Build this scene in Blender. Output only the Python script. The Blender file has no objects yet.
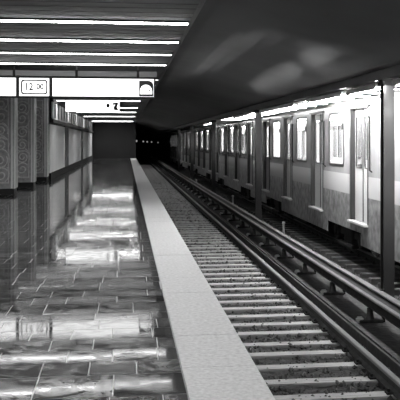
import bpy, bmesh, math, random
from mathutils import Vector, Matrix
random.seed(7)
SC = bpy.context.scene
COL = SC.collection

# ------------------------------------------------------------------ camera, world, exposure
TH = math.radians(7.5)
cd = bpy.data.cameras.new('camera')
cd.sensor_width = 36.0
cd.lens = 36.0 * 850 / 400
cd.shift_x = -0.095
cd.shift_y = -0.1475
cd.clip_start = 0.1
cd.clip_end = 400
cam = bpy.data.objects.new('camera', cd)
COL.objects.link(cam)
cam.location = (0, 0, 1.6)
cam.rotation_euler = (math.radians(90), 0, -TH)
SC.camera = cam
w = bpy.data.worlds.new('world')
SC.world = w
w.use_nodes = True
w.node_tree.nodes['Background'].inputs[0].default_value = (1, 1, 1, 1)
w.node_tree.nodes['Background'].inputs[1].default_value = 0.004
SC.view_settings.view_transform = 'Standard'
SC.view_settings.look = 'None'
SC.view_settings.gamma = 1.0
SC.view_settings.exposure = 0.0
SC.view_settings.use_curve_mapping = False

STRIP_E = 35.0       # platform ceiling tubes
SIGN_E = 2.1        # lit sign faces
BEAM_E = 520.0       # tubes added under the track beam to light the train
CAR_E = 45.0        # lamps inside the cars
FAR_E = 45.0        # lamps of the opposite platform


def dcY(dc, X):                      # distance from the lens -> place along the track
    return (dc - X * math.sin(TH)) / math.cos(TH)


# ------------------------------------------------------------------ materials
def mat(name, base=0.2, rough=0.6, metal=0.0, spec=0.5, vary=0.0, scale=5.0, bump=0.0, bscale=20.0,
        stretch=(1, 1, 1), coat=0.0, detail=6.0):
    m = bpy.data.materials.new(name)
    m.use_nodes = True
    nt = m.node_tree
    p = nt.nodes['Principled BSDF']
    p.inputs['Base Color'].default_value = (base, base, base, 1)
    p.inputs['Roughness'].default_value = rough
    p.inputs['Metallic'].default_value = metal
    p.inputs['Specular IOR Level'].default_value = spec
    p.inputs['Coat Weight'].default_value = coat
    tc = nt.nodes.new('ShaderNodeTexCoord')
    mp = nt.nodes.new('ShaderNodeMapping')
    mp.inputs['Scale'].default_value = stretch
    nt.links.new(tc.outputs['Object'], mp.inputs[0])
    if vary:
        n = nt.nodes.new('ShaderNodeTexNoise')
        n.inputs['Scale'].default_value = scale
        n.inputs['Detail'].default_value = detail
        r = nt.nodes.new('ShaderNodeMapRange')
        r.inputs[1].default_value = 0.3
        r.inputs[2].default_value = 0.7
        r.inputs[3].default_value = max(0.0, base * (1 - vary))
        r.inputs[4].default_value = min(1.0, base * (1 + vary))
        nt.links.new(mp.outputs[0], n.inputs['Vector'])
        nt.links.new(n.outputs['Fac'], r.inputs[0])
        nt.links.new(r.outputs[0], p.inputs['Base Color'])
    if bump:
        n2 = nt.nodes.new('ShaderNodeTexNoise')
        n2.inputs['Scale'].default_value = bscale
        n2.inputs['Detail'].default_value = 4
        b = nt.nodes.new('ShaderNodeBump')
        b.inputs['Strength'].default_value = 1.0
        b.inputs['Distance'].default_value = bump
        nt.links.new(mp.outputs[0], n2.inputs['Vector'])
        nt.links.new(n2.outputs['Fac'], b.inputs['Height'])
        nt.links.new(b.outputs[0], p.inputs['Normal'])
    return m


def emat(name, strength, base=0.8):
    m = bpy.data.materials.new(name)
    m.use_nodes = True
    p = m.node_tree.nodes['Principled BSDF']
    p.inputs['Base Color'].default_value = (base, base, base, 1)
    p.inputs['Emission Color'].default_value = (1, 1, 1, 1)
    p.inputs['Emission Strength'].default_value = strength
    p.inputs['Roughness'].default_value = 0.5
    return m


def glass_mat(name):
    m = bpy.data.materials.new(name)
    m.use_nodes = True
    nt = m.node_tree
    nt.nodes.remove(nt.nodes['Principled BSDF'])
    out = nt.nodes['Material Output']
    t = nt.nodes.new('ShaderNodeBsdfTransparent')
    t.inputs[0].default_value = (0.9, 0.9, 0.9, 1)
    g = nt.nodes.new('ShaderNodeBsdfGlossy')
    g.inputs['Roughness'].default_value = 0.03
    lw = nt.nodes.new('ShaderNodeLayerWeight')
    lw.inputs[0].default_value = 0.3
    f = nt.nodes.new('ShaderNodeMapRange')
    f.inputs[3].default_value = 0.04
    f.inputs[4].default_value = 0.30
    nt.links.new(lw.outputs['Facing'], f.inputs[0])
    mx = nt.nodes.new('ShaderNodeMixShader')
    nt.links.new(f.outputs[0], mx.inputs[0])
    nt.links.new(t.outputs[0], mx.inputs[1])
    nt.links.new(g.outputs[0], mx.inputs[2])
    nt.links.new(mx.outputs[0], out.inputs[0])
    return m


def tile_mat():
    m = mat('dark_marble', 0.06, 0.16, bump=0.00008, bscale=1.6, stretch=(1, 1, 1))
    nt = m.node_tree
    p = nt.nodes['Principled BSDF']
    at = nt.nodes.new('ShaderNodeAttribute')
    at.attribute_name = 'tone'
    n = nt.nodes.new('ShaderNodeTexNoise')
    n.inputs['Scale'].default_value = 5.0
    n.inputs['Detail'].default_value = 8
    n.inputs['Distortion'].default_value = 1.4
    tc = nt.nodes.new('ShaderNodeTexCoord')
    nt.links.new(tc.outputs['Object'], n.inputs['Vector'])
    mu = nt.nodes.new('ShaderNodeMath')
    mu.operation = 'MULTIPLY'
    nt.links.new(at.outputs['Fac'], mu.inputs[0])
    r = nt.nodes.new('ShaderNodeMapRange')
    r.inputs[1].default_value = 0.3
    r.inputs[2].default_value = 0.7
    r.inputs[3].default_value = 0.5
    r.inputs[4].default_value = 1.8
    nt.links.new(n.outputs['Fac'], r.inputs[0])
    nt.links.new(r.outputs[0], mu.inputs[1])
    nt.links.new(mu.outputs[0], p.inputs['Base Color'])
    r2 = nt.nodes.new('ShaderNodeMapRange')
    r2.inputs[1].default_value = 0.3
    r2.inputs[2].default_value = 0.7
    r2.inputs[3].default_value = 0.02
    r2.inputs[4].default_value = 0.10
    nt.links.new(n.outputs['Fac'], r2.inputs[0])
    nt.links.new(r2.outputs[0], p.inputs['Roughness'])
    return m


M = dict(
    tile=tile_mat(),
    grout=mat('pale_grout', 0.5, 0.5),
    coping=mat('pale_granite', 0.44, 0.62, vary=0.2, scale=28, bump=0.002, bscale=60),
    joint=mat('joint_dirt', 0.12, 0.9),
    conc=mat('dark_concrete', 0.07, 0.85, vary=0.4, scale=2, bump=0.01, bscale=8),
    soffit=mat('soffit_panels', 0.11, 0.55, vary=0.2, scale=1.0, stretch=(1, 12, 1)),
    vault=mat('track_soffit', 0.115, 0.85, vary=0.12, scale=0.5, detail=3),
    bed=mat('dark_track_bed', 0.018, 0.85, vary=0.7, scale=6, bump=0.02, bscale=12),  # separate bed tone, darker than the dark concrete
    black=mat('black_paint', 0.01, 0.6),
    nearblack=mat('matte_near_black', 0.008, 0.9),  # plain matte near-black
    wallpanel=mat('pale_wall_panel', 0.82, 0.28, vary=0.18, scale=2.2, stretch=(1, 3, 0.05)),  # upright reflection streaks put into the colour
    pier=mat('carved_stone', 0.38, 0.5, vary=0.35, scale=6, bump=0.01, bscale=14),
    carve=mat('carved_relief', 0.6, 0.5, vary=0.2, scale=10),
    pieredge=mat('pier_trim', 0.85, 0.35),
    ballast=mat('ballast_stone', 0.010, 0.9, vary=0.6, scale=25, bump=0.03, bscale=25),
    stone=mat('loose_stone', 0.05, 0.85, vary=0.6, scale=7),
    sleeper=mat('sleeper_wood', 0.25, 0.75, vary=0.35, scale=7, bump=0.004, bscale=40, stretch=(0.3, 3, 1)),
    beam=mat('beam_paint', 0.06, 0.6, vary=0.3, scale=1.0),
    dimsleeper=mat('shaded_sleeper', 0.035, 0.8, vary=0.4, scale=7),  # darker copy of the sleeper wood, shade put into the colour
    rail=mat('rusty_rail', 0.035, 0.85, spec=0.2, vary=0.3, scale=10),
    railhead=mat('worn_rail_head', 0.16, 0.8, spec=0.25),
    cover=mat('conductor_cover', 0.13, 0.85, spec=0.2, vary=0.25, scale=4),
    insul=mat('white_porcelain', 0.6, 0.35),
    brown=mat('brown_porcelain', 0.02, 0.5),
    steel=mat('painted_steel', 0.045, 0.3, coat=0.3),
    grey=mat('grey_metal', 0.40, 0.4),
    white=mat('white_enamel', 0.8, 0.4),
    paint=mat('car_upper_paint', 0.66, 0.16, metal=0.25, vary=0.12, scale=1.5, coat=0.5, bump=0.0012, bscale=2.5),
    band=mat('car_white_and_reflection', 0.82, 0.14, coat=0.5, bump=0.0012, bscale=2.0),  # white paint; the wall band also carries platform reflections as colour
    skirt=mat('car_lower_paint', 0.24, 0.5, vary=0.5, scale=6, bump=0.006, bscale=18),
    roof=mat('car_roof', 0.16, 0.5),
    inner=mat('car_lining', 0.8, 0.5),
    rubber=mat('black_rubber', 0.03, 0.45),
    iron=mat('cast_iron', 0.016, 0.9, spec=0.2, vary=0.4, scale=8),
    wheel=mat('wheel_tread', 0.35, 0.25, metal=1.0),
    seat=mat('seat_vinyl', 0.10, 0.5),
    glass=glass_mat('window_glass'),
    strip=emat('platform_tube', STRIP_E),
    stripfar=emat('dim_platform_tube', 11.0),
    stripmid=emat('lowered_platform_tube', 2.5),  # emission lowered so the sign reflection stands out on the floor
    signlit=emat('lit_sign_face', SIGN_E),
    beamlamp=emat('added_track_tube', BEAM_E),  # strong emission of the added lamps, for the near train side
    beamdim=emat('dimmed_track_tube', BEAM_E * 0.05),  # weaker emission so the far cars fall off into the dark
    carlamp=emat('car_tube', CAR_E),
    farlamp=emat('opposite_platform_tube', FAR_E),
    signal=emat('small_signal_lamp', 0.3, 0.2),
    ink=mat('sign_black', 0.01, 0.5),
    inkgrey=mat('sign_grey', 0.35, 0.5),
    farfloor=mat('opposite_floor', 0.35, 0.3),
    farwall=mat('opposite_wall', 0.65, 0.5),
)


# ------------------------------------------------------------------ helpers
class MB:
    def __init__(self):
        self.v, self.f, self.m = [], [], []

    def box(self, x0, x1, y0, y1, z0, z1, mi=0):
        b = len(self.v)
        self.v += [(x0, y0, z0), (x1, y0, z0), (x1, y1, z0), (x0, y1, z0), (x0, y0, z1), (x1, y0, z1), (x1, y1, z1), (x0, y1, z1)]
        for q in ((0, 3, 2, 1), (4, 5, 6, 7), (0, 1, 5, 4), (1, 2, 6, 5), (2, 3, 7, 6), (3, 0, 4, 7)):
            self.f.append(tuple(b + i for i in q))
            self.m.append(mi)
        return self

    def poly(self, pts, mi=0):
        b = len(self.v)
        self.v += [tuple(p) for p in pts]
        self.f.append(tuple(range(b, b + len(pts))))
        self.m.append(mi)
        return self

    def prism(self, prof, y0, y1, mi=0, axis='y'):
        """profile of 2-D points extruded along an axis: 'y' -> (a,y,b), 'x' -> (x,a,b), 'z' -> (a,b,z)"""
        n = len(prof)
        b = len(self.v)
        for t in (y0, y1):
            for a, c in prof:
                self.v.append({'y': (a, t, c), 'x': (t, a, c), 'z': (a, c, t)}[axis])
        for i in range(n):
            j = (i + 1) % n
            self.f.append((b + i, b + j, b + n + j, b + n + i))
            self.m.append(mi)
        self.f.append(tuple(b + i for i in range(n - 1, -1, -1)))
        self.f.append(tuple(b + n + i for i in range(n)))
        self.m += [mi, mi]
        return self

    def cyl(self, c, r, h, axis='z', n=16, mi=0, r2=None):
        r2 = r if r2 is None else r2
        b = len(self.v)
        for k, rr in ((0, r), (1, r2)):
            for i in range(n):
                a = 2 * math.pi * i / n
                u, v, t = rr * math.cos(a), rr * math.sin(a), h * k
                self.v.append({'z': (c[0] + u, c[1] + v, c[2] + t), 'x': (c[0] + t, c[1] + u, c[2] + v), 'y': (c[0] + u, c[1] + t, c[2] + v)}[axis])
        for i in range(n):
            j = (i + 1) % n
            self.f.append((b + i, b + j, b + n + j, b + n + i))
            self.m.append(mi)
        self.f.append(tuple(b + i for i in range(n - 1, -1, -1)))
        self.f.append(tuple(b + n + i for i in range(n)))
        self.m += [mi, mi]
        return self

    def tube(self, pts, r, n=6, mi=0):
        pts = [Vector(p) for p in pts]
        b = len(self.v)
        for k, p in enumerate(pts):
            d = (pts[min(k + 1, len(pts) - 1)] - pts[max(k - 1, 0)]).normalized()
            up = Vector((0, 0, 1)) if abs(d.z) < 0.9 else Vector((1, 0, 0))
            s = d.cross(up).normalized()
            t = s.cross(d)
            for i in range(n):
                a = 2 * math.pi * i / n
                self.v.append(tuple(p + s * (r * math.cos(a)) + t * (r * math.sin(a))))
        for k in range(len(pts) - 1):
            for i in range(n):
                j = (i + 1) % n
                self.f.append((b + k * n + i, b + k * n + j, b + (k + 1) * n + j, b + (k + 1) * n + i))
                self.m.append(mi)
        self.f.append(tuple(b + i for i in range(n)))
        self.f.append(tuple(b + (len(pts) - 1) * n + i for i in range(n)))
        self.m += [mi, mi]
        return self

    def build(self, name, mats, parent=None, bevel=0.0, smooth=False, loc=None, segs=2):
        me = bpy.data.meshes.new(name)
        me.from_pydata(self.v, [], self.f)
        if not isinstance(mats, (list, tuple)):
            mats = [mats]
        for m in mats:
            me.materials.append(m)
        for p, i in zip(me.polygons, self.m):
            p.material_index = i
            p.use_smooth = smooth
        bm = bmesh.new()
        bm.from_mesh(me)
        bmesh.ops.recalc_face_normals(bm, faces=bm.faces)
        if bevel:
            bmesh.ops.bevel(bm, geom=list(bm.edges), offset=bevel, segments=segs, affect='EDGES', clamp_overlap=True)
        bm.to_mesh(me)
        bm.free()
        me.update()
        o = bpy.data.objects.new(name, me)
        COL.objects.link(o)
        if parent:
            o.parent = parent
        if loc:
            o.location = loc
        return o


def empty(name, loc=(0, 0, 0), rz=0.0):
    o = bpy.data.objects.new(name, None)
    o.empty_display_size = 0.2
    COL.objects.link(o)
    o.location = loc
    o.rotation_euler = (0, 0, rz)
    return o


def tag(o, label, cat, group=None, kind=None):
    o['label'] = label
    o['category'] = cat
    if group:
        o['group'] = group
    if kind:
        o['kind'] = kind
    return o


def struct(o, label=None):
    o['kind'] = 'structure'
    if label:
        o['label'] = label
    return o


def copy_tree(o, parent=None, loc=None):
    c = o.copy()
    COL.objects.link(c)
    c.parent = parent
    if loc is not None:
        c.location = loc
    for ch in list(o.children):
        copy_tree(ch, c)
    return c


def rrect(cx, cz, w_, h_, r, n=6):
    pts = []
    for sx, sz, a0 in ((1, 1, 0), (-1, 1, 90), (-1, -1, 180), (1, -1, 270)):
        for k in range(n + 1):
            a = math.radians(a0 + 90 * k / n)
            pts.append((cx + sx * (w_ / 2 - r) + r * math.cos(a), cz + sz * (h_ / 2 - r) + r * math.sin(a)))
    return pts


def ring(mb, outer, inner, t0, t1, axis, mi=0):
    """frame between two outlines with equal point counts, extruded t0..t1"""
    n = len(outer)
    b = len(mb.v)
    P = {'x': lambda p, t: (t, p[0], p[1]), 'y': lambda p, t: (p[0], t, p[1])}[axis]
    for t in (t0, t1):
        for p in outer:
            mb.v.append(P(p, t))
        for p in inner:
            mb.v.append(P(p, t))
    for i in range(n):
        j = (i + 1) % n
        o0, o1, i0, i1 = b + i, b + j, b + n + i, b + n + j
        s = 2 * n
        mb.f += [(o0, o1, i1, i0), (o0 + s, i0 + s, i1 + s, o1 + s), (o0, o0 + s, o1 + s, o1), (i0, i1, i1 + s, i0 + s)]
        mb.m += [mi] * 4


def square_like(cx, cz, w_, h_, n=6):
    """rectangle outline with the same number of points as rrect (corners repeated in small steps)"""
    pts = []
    for sx, sz, a0 in ((1, 1, 0), (-1, 1, 90), (-1, -1, 180), (1, -1, 270)):
        for k in range(n + 1):
            e = 0.0005 * (k - n / 2)
            x, z = cx + sx * w_ / 2, cz + sz * h_ / 2
            if a0 in (0, 180):
                pts.append((x - (sx * max(0, e)), z + sz * min(0, e)))
            else:
                pts.append((x + sx * min(0, e), z - sz * max(0, e)))
    return pts


# ================================================================== STRUCTURE
Y0, YE = -3.0, 79.5
# ---- platform floor of separate tilted slabs over a pale bed
mb = MB()
tones = []
y = 2.0
XL, XR = -6.2, 0.385
while y < YE:
    dpt = random.choice((0.31, 0.36, 0.36, 0.5))
    x = XL - random.choice((0.0, 0.33, 0.17)) - random.random() * 0.03
    while x < XR - 0.02:
        wd = random.choice((0.33, 0.33, 0.66, 0.5))
        a, b_ = max(x, XL), min(x + wd, XR)
        if b_ - a > 0.05:
            g = 0.004
            tx, ty = random.gauss(0, 0.0010), random.gauss(0, 0.0011)
            cx, cy = (a + b_) / 2, y + dpt / 2
            pts = []
            for px_, py_ in ((a + g, y + g), (b_ - g, y + g), (b_ - g, y + dpt - g), (a + g, y + dpt - g)):
                pts.append((px_, py_, (px_ - cx) * tx + (py_ - cy) * ty))
            mb.poly(pts)
            tones.append(random.choice((0.035, 0.05, 0.06, 0.075, 0.10)))
        x += wd
    y += dpt
n_t = len(mb.f)
mb.box(XL, XR, Y0, YE, -0.05, -0.0022, 1)
fl = mb.build('floor', [M['tile'], M['grout']])
at = fl.data.attributes.new('tone', 'FLOAT', 'FACE')
for i in range(len(fl.data.polygons)):
    at.data[i].value = tones[i] if i < n_t else 0.1
struct(fl)

# ---- pale coping along the platform edge: slabs 1 m long with fine joints
mb = MB()
mb.box(0.39, 0.905, Y0, YE, -0.09, -0.006, 1)
y = 0.05
while y < YE - 0.3:
    mb.box(0.39, 0.915, y + 0.002, min(y + 0.988, YE), -0.085, 0.002 + random.uniform(-0.001, 0.001))
    y += 0.99
cp = struct(mb.build('trim_1', [M['coping'], M['joint']]))
# ---- platform body under the floor with a recessed side wall
mb = MB()
mb.box(0.0, 0.35, Y0, YE, -1.3, -0.051)
mb.box(0.35, 0.88, Y0, YE, -0.28, -0.091)
struct(mb.build('wall_platform_side', M['conc']))
# ---- track bed
mb = MB()
mb.box(0.35, 9.4, Y0, 132, -1.42, -1.30)
mb.box(3.22, 3.30, Y0, 130, -1.30, -1.02)
mb.box(3.30, 3.95, Y0, 130, -1.30, -1.10)
mb.box(3.95, 4.05, Y0, 130, -1.30, -1.16)
struct(mb.build('floor_track_bed', M['bed']))
# ---- ceilings
mb = MB()
mb.box(-6.2, 0.98, Y0, YE, 3.4, 3.6)
y = Y0
while y < YE:            # narrow cross battens between the slats of the soffit
    mb.box(-6.2, 0.975, y, y + 0.34, 3.385, 3.3999)
    y += 0.392
mb.box(0.94, 1.0, Y0, YE, 3.37, 3.62)
struct(mb.build('ceiling', M['soffit']))
mb = MB()
prof = []
for k in range(15):
    t = k / 14
    prof.append((1.0 + 3.25 * t, 3.42 - 0.62 * (t * t * (3 - 2 * t))))
top = [(a, 3.75) for a, _ in reversed(prof)]
mb.prism(prof + top, Y0, 132)
tc_ = mb.build('ceiling_over_tracks', M['vault'], smooth=False)
for p in tc_.data.polygons:
    p.use_smooth = abs(p.normal.y) < 0.5
struct(tc_)
mb = MB()
mb.box(4.25, 4.55, Y0, 132, 2.64, 3.75)
struct(mb.build('beam_over_columns', M['beam']))
mb = MB()
mb.box(4.55, 13.2, Y0, 132, 3.4, 3.75)
struct(mb.build('ceiling_opposite', M['farwall']))
mb = MB()
mb.box(7.95, 13.2, Y0, 100, -0.12, 0.0)
mb.box(8.4, 8.6, Y0, 100, -1.3, -0.12)
struct(mb.build('floor_opposite', M['farfloor']))
struct(MB().box(13.0, 13.2, Y0, 100, 0.0, 3.4).build('wall_right', M['farwall']))
# ---- end of the platform and of the tunnels
mb = MB()
mb.box(-6.2, 0.9, YE, YE + 0.3, -0.05, 3.4)
for k in range(9):
    mb.box(-2.9 + k * 0.42, -2.84 + k * 0.42, YE - 0.06, YE, 0.0, 3.3)
mb.box(0.6, 0.9, YE + 0.3, 132, -1.3, 3.6)
mb.box(0.6, 13.2, 131, 131.4, -1.3, 3.6)
struct(mb.build('wall_back', M['nearblack']))
# ---- left wall beyond the piers
WX = -3.1
wy0 = 35.45
mb = MB()
mb.box(-6.2, WX - 0.05, wy0, YE, 0, 3.4, 0)
divs = [(44.2, 46.8), (59.8, 62.4)]
yy = wy0
for a, b_ in divs + [(79.0, 79.4)]:
    while yy < a - 0.05:
        e = min(yy + 1.15, a)
        mb.box(WX - 0.05, WX, yy + 0.006, e - 0.006, 0.28, 2.3, 1)
        yy = e
    mb.box(WX - 0.05, WX + 0.02, a, b_, 0.0, 2.62, 0)
    yy = b_
struct(mb.build('wall_left', [M['black'], M['wallpanel']]))
struct(MB().box(WX - 0.01, WX + 0.05, wy0, 79.3, 0.0, 0.28).build('baseboard_left', M['nearblack'], bevel=0.01))
struct(MB().box(-6.2, -6.0, Y0, 79.5, 0, 3.4).build('wall_left_alcove', M['conc']))

# ================================================================== LEFT SIDE THINGS
# carved piers
def spiral(cx, cz, r, turns, s, y_):
    pts = []
    n = int(14 * turns)
    for k in range(n + 1):
        t = k / n
        a = s * t * turns * 2 * math.pi + 0.6
        rr = r * (1 - 0.82 * t)
        pts.append((cx + rr * math.cos(a), y_, cz + rr * math.sin(a)))
    return pts


def make_pier(label, loc, seed):
    rnd = random.Random(seed)
    t = empty('carved_pier', loc)
    tag(t, label, 'pier', 'carved stone piers along the platform')
    W, D, H = 1.35, 0.75, 3.384
    MB().box(-W, 0, 0, D, 0.16, H).build('shaft', M['pier'], t, bevel=0.012)
    MB().box(-W + 0.03, -0.03, 0.03, D - 0.03, 0, 0.16).build('plinth', M['black'], t)
    e = MB()
    e.box(-0.115, -0.06, -0.035, 0.0, 0.17, H - 0.01)
    e.box(-0.03, 0.012, -0.02, 0.035, 0.17, H - 0.01)
    e.build('corner_trim', M['pieredge'], t, bevel=0.006)
    r = MB()
    x0, x1 = -W + 0.12, -0.17
    for (a, b_, c, d) in ((x0, x1, 0.32, 0.36), (x0, x1, 3.2, 3.24), (x0, x0 + 0.03, 0.32, 3.24), (x1 - 0.03, x1, 0.32, 3.24)):
        r.box(a, b_, -0.025, 0.0, c, d)
    z = 0.62
    while z < 3.05:
        for cx in (x0 + 0.27, x1 - 0.25):
            s = rnd.choice((-1, 1))
            rr = rnd.uniform(0.19, 0.25)
            r.tube(spiral(cx + rnd.uniform(-.03, .03), z + rnd.uniform(-.05, .05), rr, rnd.uniform(1.3, 2.0), s, -0.008), 0.022, 5)
            a = rnd.uniform(0, 6.28)
            r.tube([(cx + rr * 1.1 * math.cos(a + q * 0.35), -0.006, z + rr * 1.25 * math.sin(a + q * 0.35)) for q in range(6)], 0.018, 5)
        z += 0.43
    r.build('relief_panel', M['carve'], t)
    return t


make_pier('carved stone pier at the left picture edge, nearest to the viewer', (-3.33, 26.3, 0), 1)
make_pier('carved stone pier with a bright corner trim, middle one of the three', (-3.17, 30.25, 0), 2)
make_pier('carved stone pier where the pale panelled wall begins, farthest of the three', (-3.12, 34.65, 0), 3)

# louvred light box on top of the wall
t = empty('wall_display_box', (WX, 35.5, 0))
tag(t, 'long dark hood with upright white louvres running along the top of the pale wall', 'wall fixture')
mb = MB()
mb.box(0, 0.15, 0, 43.5, 2.36, 2.5)
mb.box(0, 0.06, 0, 43.5, 2.5, 3.38)
mb.box(0, 0.13, 0, 43.5, 3.22, 3.384)
mb.build('hood', M['black'], t, bevel=0.01)
MB().box(0.10, 0.14, 0.1, 8.6, 2.50, 2.56).build('sill_strip', M['white'], t, bevel=0.006)
for k in range(20):
    MB().box(0.0601, 0.10, 0.15 + k * 1.8, 0.15 + k * 1.8 + 0.95, 2.56, 3.22).build('louvre', M['white'], t, bevel=0.008)

# ================================================================== PLATFORM CEILING STRIPS
first = None
dcs = [3.2, 5.55, 7.9, 10.25, 12.6, 15.0, 17.2, 19.55, 24.3, 26.6, 29.0, 31.3, 33.7, 37.3, 45, 52, 61, 76]
side = ['above the viewer']
names = {4: 'nearest lit ceiling strip in view, the topmost white line on the ceiling',
         5: 'second white ceiling strip from the top of the picture',
         6: 'third white ceiling strip from the top of the picture',
         7: 'white ceiling strip just in front of the long hanging sign',
         13: 'lit ceiling strip just above the small far sign',
         14: 'lit ceiling strip level with the top of the small far sign face',
         15: 'lit ceiling strip beyond the small far sign, with a dark gap after it',
         16: 'second last lit strip deep down the platform',
         17: 'last bright ceiling strip before the black end wall'}
for i, dc in enumerate(dcs):
    Y = dcY(dc, 0)
    w_ = 0.12 if i < 13 else 0.45
    if i == 17:
        w_ = 1.6
    t = empty('ceiling_light', (0, Y, 3.385))
    tag(t, names.get(i, 'lit ceiling strip hidden behind the hanging signs' if i > 7 else 'lit ceiling strip nearer than the picture shows'),
        'ceiling light', 'light strips across the platform ceiling')
    xr = 0.915 if i < 13 else 0.6
    MB().box(-3.6, xr + 0.02, -w_ / 2 - 0.02, w_ / 2 + 0.02, -0.03, 0.0).build('housing', M['black'], t)
    MB().box(-3.58, xr, -w_ / 2, w_ / 2, -0.04, -0.0301).build('diffuser', M['strip'] if i < 6 else (M['stripmid'] if 8 <= i <= 12 else M['stripfar']), t)

# ================================================================== SIGNS
def flat_text(body, size, name, m, parent, loc, sx=1.0):
    cu = bpy.data.curves.new(name, 'FONT')
    cu.body = body
    cu.size = size
    cu.extrude = 0.004
    cu.offset = 0.006
    cu.align_x = 'CENTER'
    cu.align_y = 'CENTER'
    o = bpy.data.objects.new('tmp', cu)
    COL.objects.link(o)
    dg = bpy.context.evaluated_depsgraph_get()
    me = bpy.data.meshes.new_from_object(o.evaluated_get(dg))
    bpy.data.objects.remove(o)
    me.transform(Matrix.Rotation(math.radians(90), 4, 'X') @ Matrix.Scale(sx, 4, (1, 0, 0)))
    me.materials.clear()
    me.materials.append(m)
    r = bpy.data.objects.new(name, me)
    COL.objects.link(r)
    r.parent = parent
    r.location = loc
    return r


SD = 20.3
SY = dcY(SD, -1.0)
K = SD / 850
def sx_(px): return (px - 126) * K * math.cos(TH) + 0.0
Zb, Zt = 2.63, 3.13
# left lit box
def sign_box(name, label, xa, xb, cat, grp=None, y=SY, zb=Zb, zt=Zt, fr=0.038):
    t = empty(name, ((xa + xb) / 2, y, zb))
    tag(t, label, cat, grp)
    h = (xb - xa) / 2
    H = zt - zb
    mb = MB()
    mb.box(-h, h, 0.03, 0.22, 0, H)
    mb.box(-h, -h + fr, 0, 0.03, 0, H).box(h - fr, h, 0, 0.03, 0, H)
    mb.box(-h + fr, h - fr, 0, 0.03, 0, fr).box(-h + fr, h - fr, 0, 0.03, H - fr, H)
    mb.build('frame', M['black'], t)
    MB().box(-h + fr, h - fr, 0.008, 0.0299, fr, H - fr).build('lit_face', M['signlit'], t)
    return t, h, H


sign_box('platform_sign', 'blank white lit sign box left of the clock', sx_(-30), sx_(18.5), 'sign')
ck, h, H = sign_box('station_clock', 'white lit digital clock reading 12 00 between two sign boxes', sx_(18.6), sx_(51), 'clock')
mb = MB()
ring(mb, rrect(0, H / 2, 0.62, 0.355, 0.07), rrect(0, H / 2, 0.55, 0.285, 0.05), 0.0, 0.0079, 'y')
mb.build('display_outline', M['ink'], ck)
flat_text('12', 0.24, 'hour_digits', M['ink'], ck, (-0.125, 0.005, H / 2), 0.85)
flat_text('00', 0.19, 'minute_digits', M['ink'], ck, (0.135, 0.005, H / 2 + 0.005), 0.85)
sg, h, H = sign_box('platform_sign', 'long white lit hanging sign with a black dome pictogram at its right end', sx_(51.1), sx_(155.5), 'sign')
cx0 = sg.location.x
# pictogram: black tile with one rounded corner, white dome, two dark marks
lx = sx_(139) - cx0
rx = sx_(153.6) - cx0
zz0, zz1 = 0.045, H - 0.075
cr = 0.12
pr = [(lx, zz0), (rx, zz0)]
for k in range(7):
    a = math.radians(90 * k / 6)
    pr.append((rx - cr + cr * math.cos(a), zz1 - cr + cr * math.sin(a)))
pr.append((lx, zz1))
tl = MB().prism(pr, 0.004, 0.0078).build('pictogram_tile', M['ink'], sg)
dc_, dr = (lx + rx) / 2 - 0.005, 0.145
pr = [(dc_ - dr, zz0 + 0.055)] + [(dc_ + dr, zz0 + 0.055)]
for k in range(13):
    a = math.radians(180 * k / 12)
    pr.append((dc_ + dr * math.cos(a), zz0 + 0.12 + 0.16 * math.sin(a)))
MB().prism(pr, -0.001, 0.0035).build('white_dome', M['signlit'], tl)
mb = MB()
mb.prism([(dc_ + 0.075 + 0.022 * math.cos(a * 0.5236), zz0 + 0.14 + 0.032 * math.sin(a * 0.5236)) for a in range(12)], -0.005, -0.0015)
mb.prism([(dc_ + 0.015, zz0 + 0.25), (dc_ + 0.06, zz0 + 0.20), (dc_ + 0.075, zz0 + 0.215), (dc_ + 0.04, zz0 + 0.26)], -0.005, -0.0015)
mb.build('dome_marks', M['ink'], tl)
mb = MB()
x = -h + 0.1
for wd in (0.07, 0.1, 0.05, 0.09, 0.04, 0.11, 0.06, 0.09):
    mb.box(x, x + wd, 0.004, 0.0079, H - 0.062, H - 0.054)
    x += wd + 0.018
mb.build('fine_print', M['inkgrey'], sg)
# grey carrier bar over the signs
t = empty('sign_carrier', (0, SY, 0))
tag(t, 'grey metal bar on the ceiling that carries the clock and the two sign boxes', 'sign bracket')
mb = MB()
mb.box(sx_(-30), sx_(157), 0.01, 0.13, 3.15, 3.275)
mb.build('bar', M['grey'], t, bevel=0.006)
for px in (15, 76.5, 138):
    MB().box(sx_(px) - 0.03, sx_(px) + 0.03, -0.003, 0.14, 3.12, 3.3).build('hanger', M['black'], t)
for px in (15, 76.5, 138):
    MB().cyl((sx_(px), 0.07, 3.3), 0.015, 0.09, 'z', 10).build('rod', M['grey'], t)

# second sign
D2 = 34.0
S2 = dcY(D2, -1.2)
k2 = D2 / 850 * math.cos(TH)
s2, h, H = sign_box('platform_sign', 'smaller lit hanging sign farther down the platform with black marks at its right end',
                    (65.5 - 126) * k2, (119.5 - 126) * k2, 'sign', None, S2, 2.76, 3.24, 0.012)
mb = MB()
mb.prism([(h - 0.46 + 0.07 * math.cos(a * 0.5236), 0.26 + 0.09 * math.sin(a * 0.5236)) for a in range(12)], 0.003, 0.0078)
mb.build('round_mark', M['ink'], s2)
mb = MB()
mb.prism([(h - 0.28, 0.36), (h - 0.07, 0.40), (h - 0.06, 0.31), (h - 0.11, 0.2), (h - 0.04, 0.07), (h - 0.22, 0.08), (h - 0.24, 0.2), (h - 0.17, 0.30), (h - 0.28, 0.28)], 0.003, 0.0078)
mb.build('figure_mark', M['ink'], s2)
mb = MB()
for x in (-h + 0.5, 0, h - 0.4):
    mb.cyl((x, 0.12, H), 0.014, 3.385 - 2.76 - H, 'z', 8)
mb.build('hanger', M['black'], s2)

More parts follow.
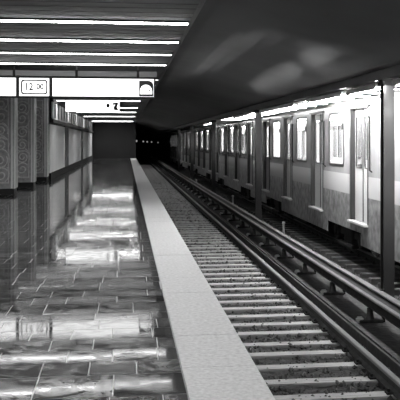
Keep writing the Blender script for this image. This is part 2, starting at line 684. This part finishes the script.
# ================================================================== TRACKS
# ballast
def ballast(name, x0, x1, ya, yb, zc, n_stone, label, step=0.09):
    rnd = random.Random(hash(len(name)) % 1000)
    mb = MB()
    ny = int((yb - ya) / step)
    nx = int((x1 - x0) / step)
    for j in range(ny + 1):
        for i in range(nx + 1):
            mb.v.append((x0 + (x1 - x0) * i / nx, ya + (yb - ya) * j / ny, zc + rnd.uniform(-0.022, 0.022)))
    for j in range(ny):
        for i in range(nx):
            a = j * (nx + 1) + i
            mb.f.append((a, a + 1, a + nx + 2, a + nx + 1))
            mb.m.append(0)
    for _ in range(n_stone):
        X, Y = rnd.uniform(x0, x1), ya + (yb - ya) * rnd.random() ** 1.6
        r = rnd.uniform(0.015, 0.04)
        c = Vector((X, Y, zc + r * 0.5))
        pts = [c + Vector(d) * r * rnd.uniform(0.7, 1.3) for d in ((1, 0, 0), (0, 1, 0), (-1, 0, 0), (0, -1, 0), (0, 0, 0.8), (0, 0, -0.8))]
        b = len(mb.v)
        mb.v += [tuple(p) for p in pts]
        for q in ((0, 1, 4), (1, 2, 4), (2, 3, 4), (3, 0, 4), (1, 0, 5), (2, 1, 5), (3, 2, 5), (0, 3, 5)):
            mb.f.append(tuple(b + i for i in q))
            mb.m.append(1)
    o = mb.build(name, [M['ballast'], M['stone']])
    tag(o, label, 'ballast', kind='stuff')


ballast('ballast', 0.36, 3.21, 7.0, 60, -1.135, 9000, 'dark crushed stone between the sleepers of the near track')
ballast('ballast_gravel', 4.06, 8.3, 10.0, 60, -1.19, 1500, 'dark crushed stone under the train on the far track', 0.15)


def rail_obj(name, X, label, ya=3.0, yb=130.0, grp='running rails'):
    t = empty(name, (X, ya, -1.1))
    L = yb - ya
    tag(t, label, 'rail', grp)
    MB().prism([(-0.07, 0), (0.07, 0), (0.07, 0.012), (0.012, 0.03), (0.012, 0.115), (-0.012, 0.115), (-0.012, 0.03), (-0.07, 0.012)], 0, L).build('rail_web', M['rail'], t)
    MB().prism([(-0.036, 0.115), (0.036, 0.115), (0.036, 0.145), (0.028, 0.152), (-0.028, 0.152), (-0.036, 0.145)], 0, L).build('rail_head', M['railhead'], t)
    return t


rail_obj('rail', 2.88, 'running rail of the near track, beside the dark cable trough')
rail_obj('rail', 1.38, 'running rail of the near track, close under the platform edge')
rail_obj('rail', 5.50, 'rail under the near wheels of the train')
rail_obj('rail', 7.00, 'rail under the far wheels of the train')
# dark guard rail just right of the running rail
o = MB().prism([(3.11, -1.12), (3.15, -1.12), (3.15, -1.0), (3.145, -0.985), (3.115, -0.985), (3.11, -1.0)], 3, 130).build('guard_rail', M['rail'])
tag(o, 'thin dull guard rail running just right of the near running rail', 'rail')


def make_sleeper(x0, x1, clips, label, grp, m_=M['sleeper']):
    t = empty('sleeper', (0, 0, -1.1))
    tag(t, label, 'sleeper', grp)
    MB().box(x0, x1, -0.105, 0.105, -0.14, 0.0).build('beam', m_, t, bevel=0.012)
    for c in clips:
        for s in (-1, 1):
            b = MB()
            b.box(c + s * 0.10 - 0.035, c + s * 0.10 + 0.035, -0.05, 0.05, 0.0, 0.022)
            b.cyl((c + s * 0.105, 0, 0.022), 0.016, 0.03, 'z', 8)
            b.build('rail_clip', M['iron'], t)
    return t


sl0 = None
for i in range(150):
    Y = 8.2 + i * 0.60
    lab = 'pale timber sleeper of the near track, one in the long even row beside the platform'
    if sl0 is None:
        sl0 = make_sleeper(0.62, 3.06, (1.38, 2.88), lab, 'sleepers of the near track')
        s = sl0
    else:
        s = copy_tree(sl0)
    s.location = (random.uniform(-0.015, 0.015), Y + random.uniform(-0.02, 0.02), -1.1 + random.uniform(-0.006, 0.006))
    s.rotation_euler.z = random.uniform(-0.008, 0.008)
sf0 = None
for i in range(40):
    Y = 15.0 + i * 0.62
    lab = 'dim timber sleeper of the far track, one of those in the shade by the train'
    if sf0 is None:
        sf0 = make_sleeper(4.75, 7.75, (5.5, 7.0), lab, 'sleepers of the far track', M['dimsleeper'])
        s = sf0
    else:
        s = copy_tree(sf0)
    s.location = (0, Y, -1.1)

# conductor rail: covered third rail on brackets
CX = 3.63
t = empty('conductor_rail', (CX, 3, -0.80))
tag(t, 'covered conductor rail with two pale lengthwise boards beside the near track', 'conductor rail')
L = 125
mb = MB()
mb.box(-0.165, -0.085, 0, L, 0.115, 0.145)
mb.box(0.05, 0.165, 0, L, 0.14, 0.165)
mb.build('cover_board', M['cover'], t, bevel=0.008)
mb = MB()
mb.box(-0.16, 0.16, 0, L, 0.085, 0.114)
mb.box(0.13, 0.16, 0, L, -0.06, 0.12)
mb.box(-0.16, -0.14, 0, L, 0.02, 0.10)
mb.build('cover_body', M['iron'], t)
MB().prism([(-0.05, -0.08), (0.05, -0.08), (0.05, -0.065), (0.015, -0.05), (0.015, 0.02), (0.035, 0.03), (0.035, 0.06), (-0.035, 0.06), (-0.035, 0.03), (-0.015, 0.02), (-0.015, -0.05), (-0.05, -0.065)], 0, L).build('current_rail', M['rail'], t)
br0 = None
for i in range(36):
    Y = 10.0 + i * 2.32
    if br0 is None:
        br0 = empty('rail_bracket', (CX, Y, -1.1))
        tag(br0, 'bracket with a pale insulator holding up the covered conductor rail', 'bracket', 'brackets under the conductor rail')
        b = MB()
        b.box(-0.20, 0.17, -0.10, 0.10, 0.0, 0.045)
        b.build('foot', M['rail'], br0, bevel=0.01)
        b = MB()
        b.cyl((-0.02, 0, 0.045), 0.075, 0.05, 'z', 14, 0, 0.055).cyl((-0.02, 0, 0.095), 0.06, 0.06, 'z', 14, 0, 0.045)
        b.cyl((-0.02, 0, 0.155), 0.05, 0.062, 'z', 14)
        b.build('insulator', M['brown'], br0)
        b = MB()
        b.box(0.17, 0.20, -0.04, 0.04, 0.0, 0.46)
        b.box(0.135, 0.20, -0.035, 0.035, 0.466, 0.48)
        b.build('clamp_arm', M['iron'], br0)
        b = MB()
        b.box(-0.24, -0.13, -0.06, 0.02, 0.0, 0.085)
        b.build('bolt_block', M['insul'], br0, bevel=0.02)
        s = br0
    else:
        s = copy_tree(br0)
    s.location = (CX, Y, -1.1)

# short marker posts between the tracks
for (px, py, hgt, lab) in ((283.5, 233, 0.34, 'short pale marker post between the tracks, nearest of the three'),
                           (232.8, 205, 0.42, 'short marker post between the tracks below the second column'),
                           (196.3, 186.5, 0.42, 'short marker post between the tracks deep in the dark, farthest of the three')):
    dc = 850 * 2.75 / (py - 141)
    X = (px - 126) / 850 * dc * math.cos(TH)
    t = empty('marker_post', (X, dcY(dc, X), -1.2))
    tag(t, lab, 'post', 'marker posts between the tracks')
    MB().cyl((0, 0, 0), 0.035, hgt, 'z', 12).build('shaft', M['grey'], t)
    MB().cyl((0, 0, hgt), 0.055, 0.05, 'z', 12, 0, 0.035).build('cap', M['insul'], t)

# ================================================================== COLUMNS between the tracks
def make_column(X, Y, label):
    t = empty('steel_column', (X, Y, -1.16))
    tag(t, label, 'column', 'steel columns between the tracks')
    H = 2.64 + 1.16
    mb = MB()
    mb.box(-0.095, 0.095, -0.10, -0.075, 0.03, H)
    mb.box(-0.095, 0.095, 0.075, 0.10, 0.03, H)
    mb.box(-0.012, 0.012, -0.075, 0.075, 0.03, H)
    mb.build('shaft', M['steel'], t, bevel=0.004)
    MB().box(-0.16, 0.16, -0.16, 0.16, 0.0, 0.03).build('base_plate', M['iron'], t, bevel=0.004)
    mb = MB()
    for a in (-0.12, 0.12):
        for b in (-0.12, 0.12):
            mb.cyl((a, b, 0.03), 0.018, 0.03, 'z', 6)
    mb.build('anchor_bolts', M['iron'], t)
    MB().box(-0.13, 0.13, -0.14, 0.14, H - 0.10, H - 0.002).build('head_bracket', M['iron'], t, bevel=0.004)
    return t


CLX = 4.40
for px, lab in ((387.3, 'thick dark steel column at the right picture edge'),
                (258.3, 'slim dark steel column standing in front of the train, second from the right'),
                (213.5, 'thin steel column third from the right between the tracks'),
                (192, 'thin steel column far down the tracks, fourth from the right'),
                (179, 'farthest thin steel column, almost lost in the dark')):
    dc = 850 * CLX / ((px - 126) * math.cos(TH))
    make_column(CLX, dcY(dc, CLX), lab)

# luminaires added under the beam so that the train side glows
LX = 4.42
for dca, dcb, lab in ((12.3, 14.0, 'bright added tube lamp under the beam, to the right of the thick column'),
                      (14.95, 16.9, 'bright added tube lamp under the beam just left of the thick column'),
                      (17.3, 20.6, 'bright added tube lamp above the first full train window'),
                      (22.3, 27.9, 'long bright added tube lamp above the second and third train windows'),
                      (31.6, 34.8, 'short bright added tube lamp left of the slim column'),
                      (44.6, 48.5, 'farthest lit added tube lamp under the beam, small and flat')):
    ya, yb = dcY(dca, LX), dcY(dcb, LX)
    t = empty('added_tube_lamp', (LX, ya, 2.52))
    tag(t, lab, 'lamp', 'tube lamps added under the beam to light the train side')
    Ln = yb - ya
    MB().box(-0.08, 0.08, 0, Ln, 0.03, 0.09).build('housing', M['white'], t, bevel=0.008)
    MB().box(-0.086, -0.078, 0, Ln, -0.012, 0.085).build('side_shield', M['steel'], t)  # plate added to keep tube light off the track ceiling
    mb = MB()
    mb.cyl((0.0, 0.05, 0.0), 0.02, Ln - 0.1, 'y', 10)
    mb.build('tubes', M['beamlamp'] if dca < 20 else M['beamdim'], t)
    mb = MB()
    for q in (0.15, Ln / 2, Ln - 0.15):
        mb.cyl((0, q, 0.089), 0.012, 0.03, 'z', 8)
    mb.build('hanger', M['iron'], t)

# opposite platform: light strips across its ceiling, as on this side
ref = None
for i in range(26):
    Y = 11.0 + i * 2.35
    t = empty('ceiling_light', (10.2, Y, 3.385))
    tag(t, 'lit strip across the opposite platform ceiling, glimpsed over the train roof', 'ceiling light', 'light strips of the opposite platform')
    if ref is None:
        MB().box(-2.4, 2.4, -0.12, 0.12, -0.04, 0.0).build('housing', M['black'], t)
        MB().box(-2.38, 2.38, -0.10, 0.10, -0.055, -0.0401).build('diffuser', M['farlamp'], t)
        ref = t
    else:
        for ch in ref.children:
            c = ch.copy()
            COL.objects.link(c)
            c.parent = t

# ================================================================== TRAIN
P = 4.035
CARL = 4 * P
TX0, TX1 = 4.95, 7.65
ZW0, ZW1 = 1.03, 2.26
WW = 1.42


def side_wall(mb, x0, x1):
    """cells of the side wall around door openings and windows; slot 0 paint, 1 white band with painted reflection, 2 skirt"""
    ys = [0.2]
    kinds = []
    for k in range(4):
        dcn = P * (k + 0.5)
        ys += [dcn - 0.66, dcn + 0.66]
        if k < 3:
            wc = P * (k + 1)
            ys += [wc - WW / 2, wc + WW / 2]
    ys.append(CARL - 0.2)
    for i in range(len(ys) - 1):
        a, b_ = ys[i], ys[i + 1]
        mid = (a + b_) / 2
        is_door = any(abs(mid - P * (k + 0.5)) < 0.3 for k in range(4))
        is_win = any(abs(mid - P * (k + 1)) < 0.3 for k in range(3))
        if is_door:
            mb.box(x0, x1, a, b_, 2.30, 2.42, 0)
            mb.box(x0, x1, a, b_, -0.36, -0.14, 2)
        elif is_win:
            mb.box(x0, x1, a, b_, ZW1, 2.42, 0)
            mb.box(x0, x1, a, b_, 0.86, ZW0, 0)
            mb.box(x0, x1, a, b_, 0.42, 0.86, 1)
            mb.box(x0, x1, a, b_, -0.36, 0.42, 2)
        else:
            mb.box(x0, x1, a, b_, 0.86, 2.42, 0)
            mb.box(x0, x1, a, b_, 0.42, 0.86, 1)
            mb.box(x0, x1, a, b_, -0.36, 0.42, 2)
    # lower skirt with bays left open over the wheels
    for a, b_ in ((0.2, 1.9), (4.9, 11.2), (14.2, CARL - 0.2)):
        mb.box(x0, x1, a, b_, -0.62, -0.36, 2)


def make_car(label):
    c = empty('metro_car', (0, 0, 0))
    tag(c, label, 'train car', 'cars of the train at the far platform')
    mb = MB()
    side_wall(mb, TX0, TX0 + 0.012)
    side_wall(mb, TX1 - 0.012, TX1)
    n = 10
    for s in range(n):       # roof shell
        a0, a1 = math.pi * s / n, math.pi * (s + 1) / n
        cx = (TX0 + TX1) / 2
        hw = (TX1 - TX0) / 2
        p0 = (cx - hw * math.cos(a0), 2.42 + 0.21 * math.sin(a0) ** 0.7)
        p1 = (cx - hw * math.cos(a1), 2.42 + 0.21 * math.sin(a1) ** 0.7)
        mb.prism([p0, p1, (p1[0], p1[1] - 0.03), (p0[0], p0[1] - 0.03)], 0.2, CARL - 0.2, 3)
    mb.box(TX0 + 0.05, TX1 - 0.05, 0.25, CARL - 0.25, 2.36, 2.385, 4)
    mb.box(TX0 + 0.05, TX1 - 0.05, 0.25, CARL - 0.25, -0.2, -0.14, 5)
    for ya, yb in ((0.2, 0.26), (CARL - 0.26, CARL - 0.2)):
        mb.box(TX0, 5.9, ya, yb, -0.6, 2.42, 0)
        mb.box(6.7, TX1, ya, yb, -0.6, 2.42, 0)
        mb.box(5.9, 6.7, ya, yb, 2.0, 2.42, 0)
        mb.box(5.9, 6.7, ya, yb, -0.6, -0.1, 0)
    mb.build('body', [M['paint'], M['band'], M['skirt'], M['roof'], M['inner'], M['seat']], c)
    mb = MB()
    mb.box(5.6, 7.0, 0.5, CARL - 0.5, -0.5, -0.2)
    mb.box(5.2, 5.6, 5.4, 7.4, -0.85, -0.25)
    mb.box(5.15, 5.6, 8.3, 10.4, -0.8, -0.25)
    mb.cyl((5.4, 7.6, -0.62), 0.2, 0.6, 'y', 14)
    mb.build('underframe', M['iron'], c)
    for k in range(3):
        wc = P * (k + 1)
        for near in (True, False):
            x0 = TX0 - 0.006 if near else TX1 - 0.016
            mb = MB()
            ring(mb, rrect(wc, (ZW0 + ZW1) / 2, WW + 0.06, ZW1 - ZW0 + 0.06, 0.13), rrect(wc, (ZW0 + ZW1) / 2, WW - 0.07, ZW1 - ZW0 - 0.07, 0.10), x0, x0 + 0.022, 'x')
            f = mb.build('window_frame', M['rubber'], c)
            # corner fillets so that the square opening is closed behind the rounded frame
            MB().prism(rrect(wc, (ZW0 + ZW1) / 2, WW - 0.072, ZW1 - ZW0 - 0.072, 0.10), x0 + 0.008, x0 + 0.012, 0, 'x').build('pane', M['glass'], f)
            if near:
                MB().box(x0 - 0.012, x0 + 0.02, wc - WW / 2 + 0.06, wc - WW / 2 + 0.16, 1.86, 2.0).build('latch', M['rubber'], f)
    for k in range(4):
        dcn = P * (k + 0.5)
        for near in (True, False):
            xo = TX0 + 0.09 if near else TX1 - 0.12
            for s in (-1, 1):
                a, b_ = (dcn - 0.66, dcn - 0.008) if s < 0 else (dcn + 0.008, dcn + 0.66)
                m_ = (a + b_) / 2
                w_ = b_ - a
                mb = MB()
                for (p, q, r_, t_) in ((a, b_, -0.14, 1.02), (a, b_, 2.14, 2.3), (a, a + 0.09, 1.02, 2.14), (b_ - 0.09, b_, 1.02, 2.14)):
                    mb.box(xo, xo + 0.03, p, q, r_, t_)
                d = mb.build('door', M['band'], c)
                mb = MB()
                ring(mb, rrect(m_, 1.58, w_ - 0.15, 1.15, 0.07), rrect(m_, 1.58, w_ - 0.20, 1.10, 0.05), xo - 0.006, xo + 0.02, 'x')
                mb.build('door_window_frame', M['rubber'], d)
                MB().prism(rrect(m_, 1.58, w_ - 0.202, 1.098, 0.05), xo + 0.008, xo + 0.014, 0, 'x').build('door_pane', M['glass'], d)
            if near:
                mb = MB()
                mb.box(TX0 - 0.014, xo + 0.04, dcn - 0.68, dcn - 0.655, -0.14, 2.32)
                mb.box(TX0 - 0.014, xo + 0.04, dcn + 0.655, dcn + 0.74, -0.14, 2.32)
                mb.box(xo - 0.012, xo + 0.032, dcn - 0.022, dcn + 0.022, -0.13, 2.3)
                mb.build('door_jamb', M['rubber'], c)
                MB().box(TX0 - 0.05, TX0 + 0.08, dcn - 0.82, dcn + 0.8, 2.31, 2.36).build('door_header', M['rubber'], c, bevel=0.01)
                MB().box(TX0 - 0.09, xo, dcn - 0.68, dcn + 0.7, -0.185, -0.142).build('door_sill', M['insul'], c, bevel=0.006)
                g = MB()
                yb = dcn - 0.95
                g.tube([(TX0, yb + 0.12, 2.08), (TX0 - 0.045, yb + 0.10, 2.1), (TX0 - 0.05, yb, 2.08), (TX0 - 0.05, yb - 0.01, 1.0), (TX0, yb - 0.01, 0.97)], 0.016, 8)
                g.build('handrail', M['iron'], c)
    # interior
    for X in (5.75, 6.85):
        MB().box(X - 0.11, X + 0.11, 0.6, CARL - 0.6, 2.31, 2.359).build('interior_lamp', M['carlamp'], c)
    for k in range(3):
        wc = P * (k + 1)
        for X0_, X1_, bx in ((5.02, 5.45, 5.02), (7.15, 7.58, 7.5)):
            mb = MB()
            mb.box(X0_, X1_, wc - 1.05, wc + 1.05, 0.24, 0.34)
            mb.box(bx, bx + 0.08, wc - 1.05, wc + 1.05, 0.34, 0.85)
            mb.build('bench', M['seat'], c, bevel=0.02)
    # bogies
    for yc in (3.4, 12.7):
        b = MB()
        for X in (5.12, 7.38):
            b.box(X, X + 0.10, yc - 1.3, yc + 1.3, -0.62, -0.44)
            for q in (-1.05, 1.05):
                b.box(X - 0.06, X + 0.14, yc + q - 0.17, yc + q + 0.17, -0.72, -0.32)
                b.cyl((X - 0.10, yc + q, -0.53), 0.12, 0.1, 'x', 14)
            b.box(X - 0.05, X + 0.12, yc - 0.35, yc + 0.35, -0.85, -0.42)
            b.box(X - 0.12, X - 0.04, yc - 0.6, yc + 0.6, -0.82, -0.74)
        b.box(5.2, 7.4, yc - 0.25, yc + 0.25, -0.7, -0.45)
        bo = b.build('bogie', M['iron'], c, bevel=0.012, segs=1)
        for q in (-1.05, 1.05):
            wm = MB()
            for X in (5.40, 7.02):
                wm.cyl((X, yc + q, -0.53), 0.415, 0.12, 'x', 28)
                wm.cyl((X + (0.12 if X < 6 else -0.03), yc + q, -0.53), 0.44, 0.03, 'x', 28)
            wm.cyl((5.3, yc + q, -0.53), 0.07, 1.9, 'x', 12)
            wm.build('wheelset', [M['wheel']], bo)
    return c


cars = ['train car at the right picture edge, mostly beyond the thick column',
        'nearest fully seen train car, brightly lit, between the thick and the slim column',
        'second train car, just left of the slim column',
        'third train car, its windows small bright slots',
        'fourth train car deep in the dark tunnel with three tiny lit windows',
        'farthest train car, almost black with faint windows']
base = None
YB = dcY(16.2, TX0)
for i, lab in enumerate(cars):
    Y = YB + (i - 1) * CARL
    if base is None:
        base = make_car(lab)
        c = base
    else:
        c = copy_tree(base)
        c['label'] = lab
    c.location = (0, Y, 0)

# tiny lamps on the far end wall
for px, py, r, lab in ((136.5, 141, 0.16, 'brightest tiny lamp in the black distance'),
                       (143.5, 141.5, 0.12, 'tiny lamp in the dark right of the brightest one'),
                       (147.5, 141.8, 0.12, 'tiny lamp in the middle of the far row'),
                       (152, 142, 0.10, 'faint tiny lamp near the right of the far row'),
                       (158.5, 142.5, 0.08, 'faintest tiny lamp at the right end of the far row')):
    dc = 128.0
    X = (px - 126) / 850 * dc * math.cos(TH)
    Z = 1.6 - (py - 141) / 850 * dc
    t = empty('signal_lamp', (X, 130.9, Z))
    tag(t, lab, 'lamp', 'tiny lamps at the end of the tunnel')
    MB().cyl((0, 0, 0), r * 1.15, 0.12, 'y', 14).build('hood', M['black'], t)
    MB().cyl((0, -0.03, 0), r, 0.03, 'y', 14).build('lens', M['signal'], t)
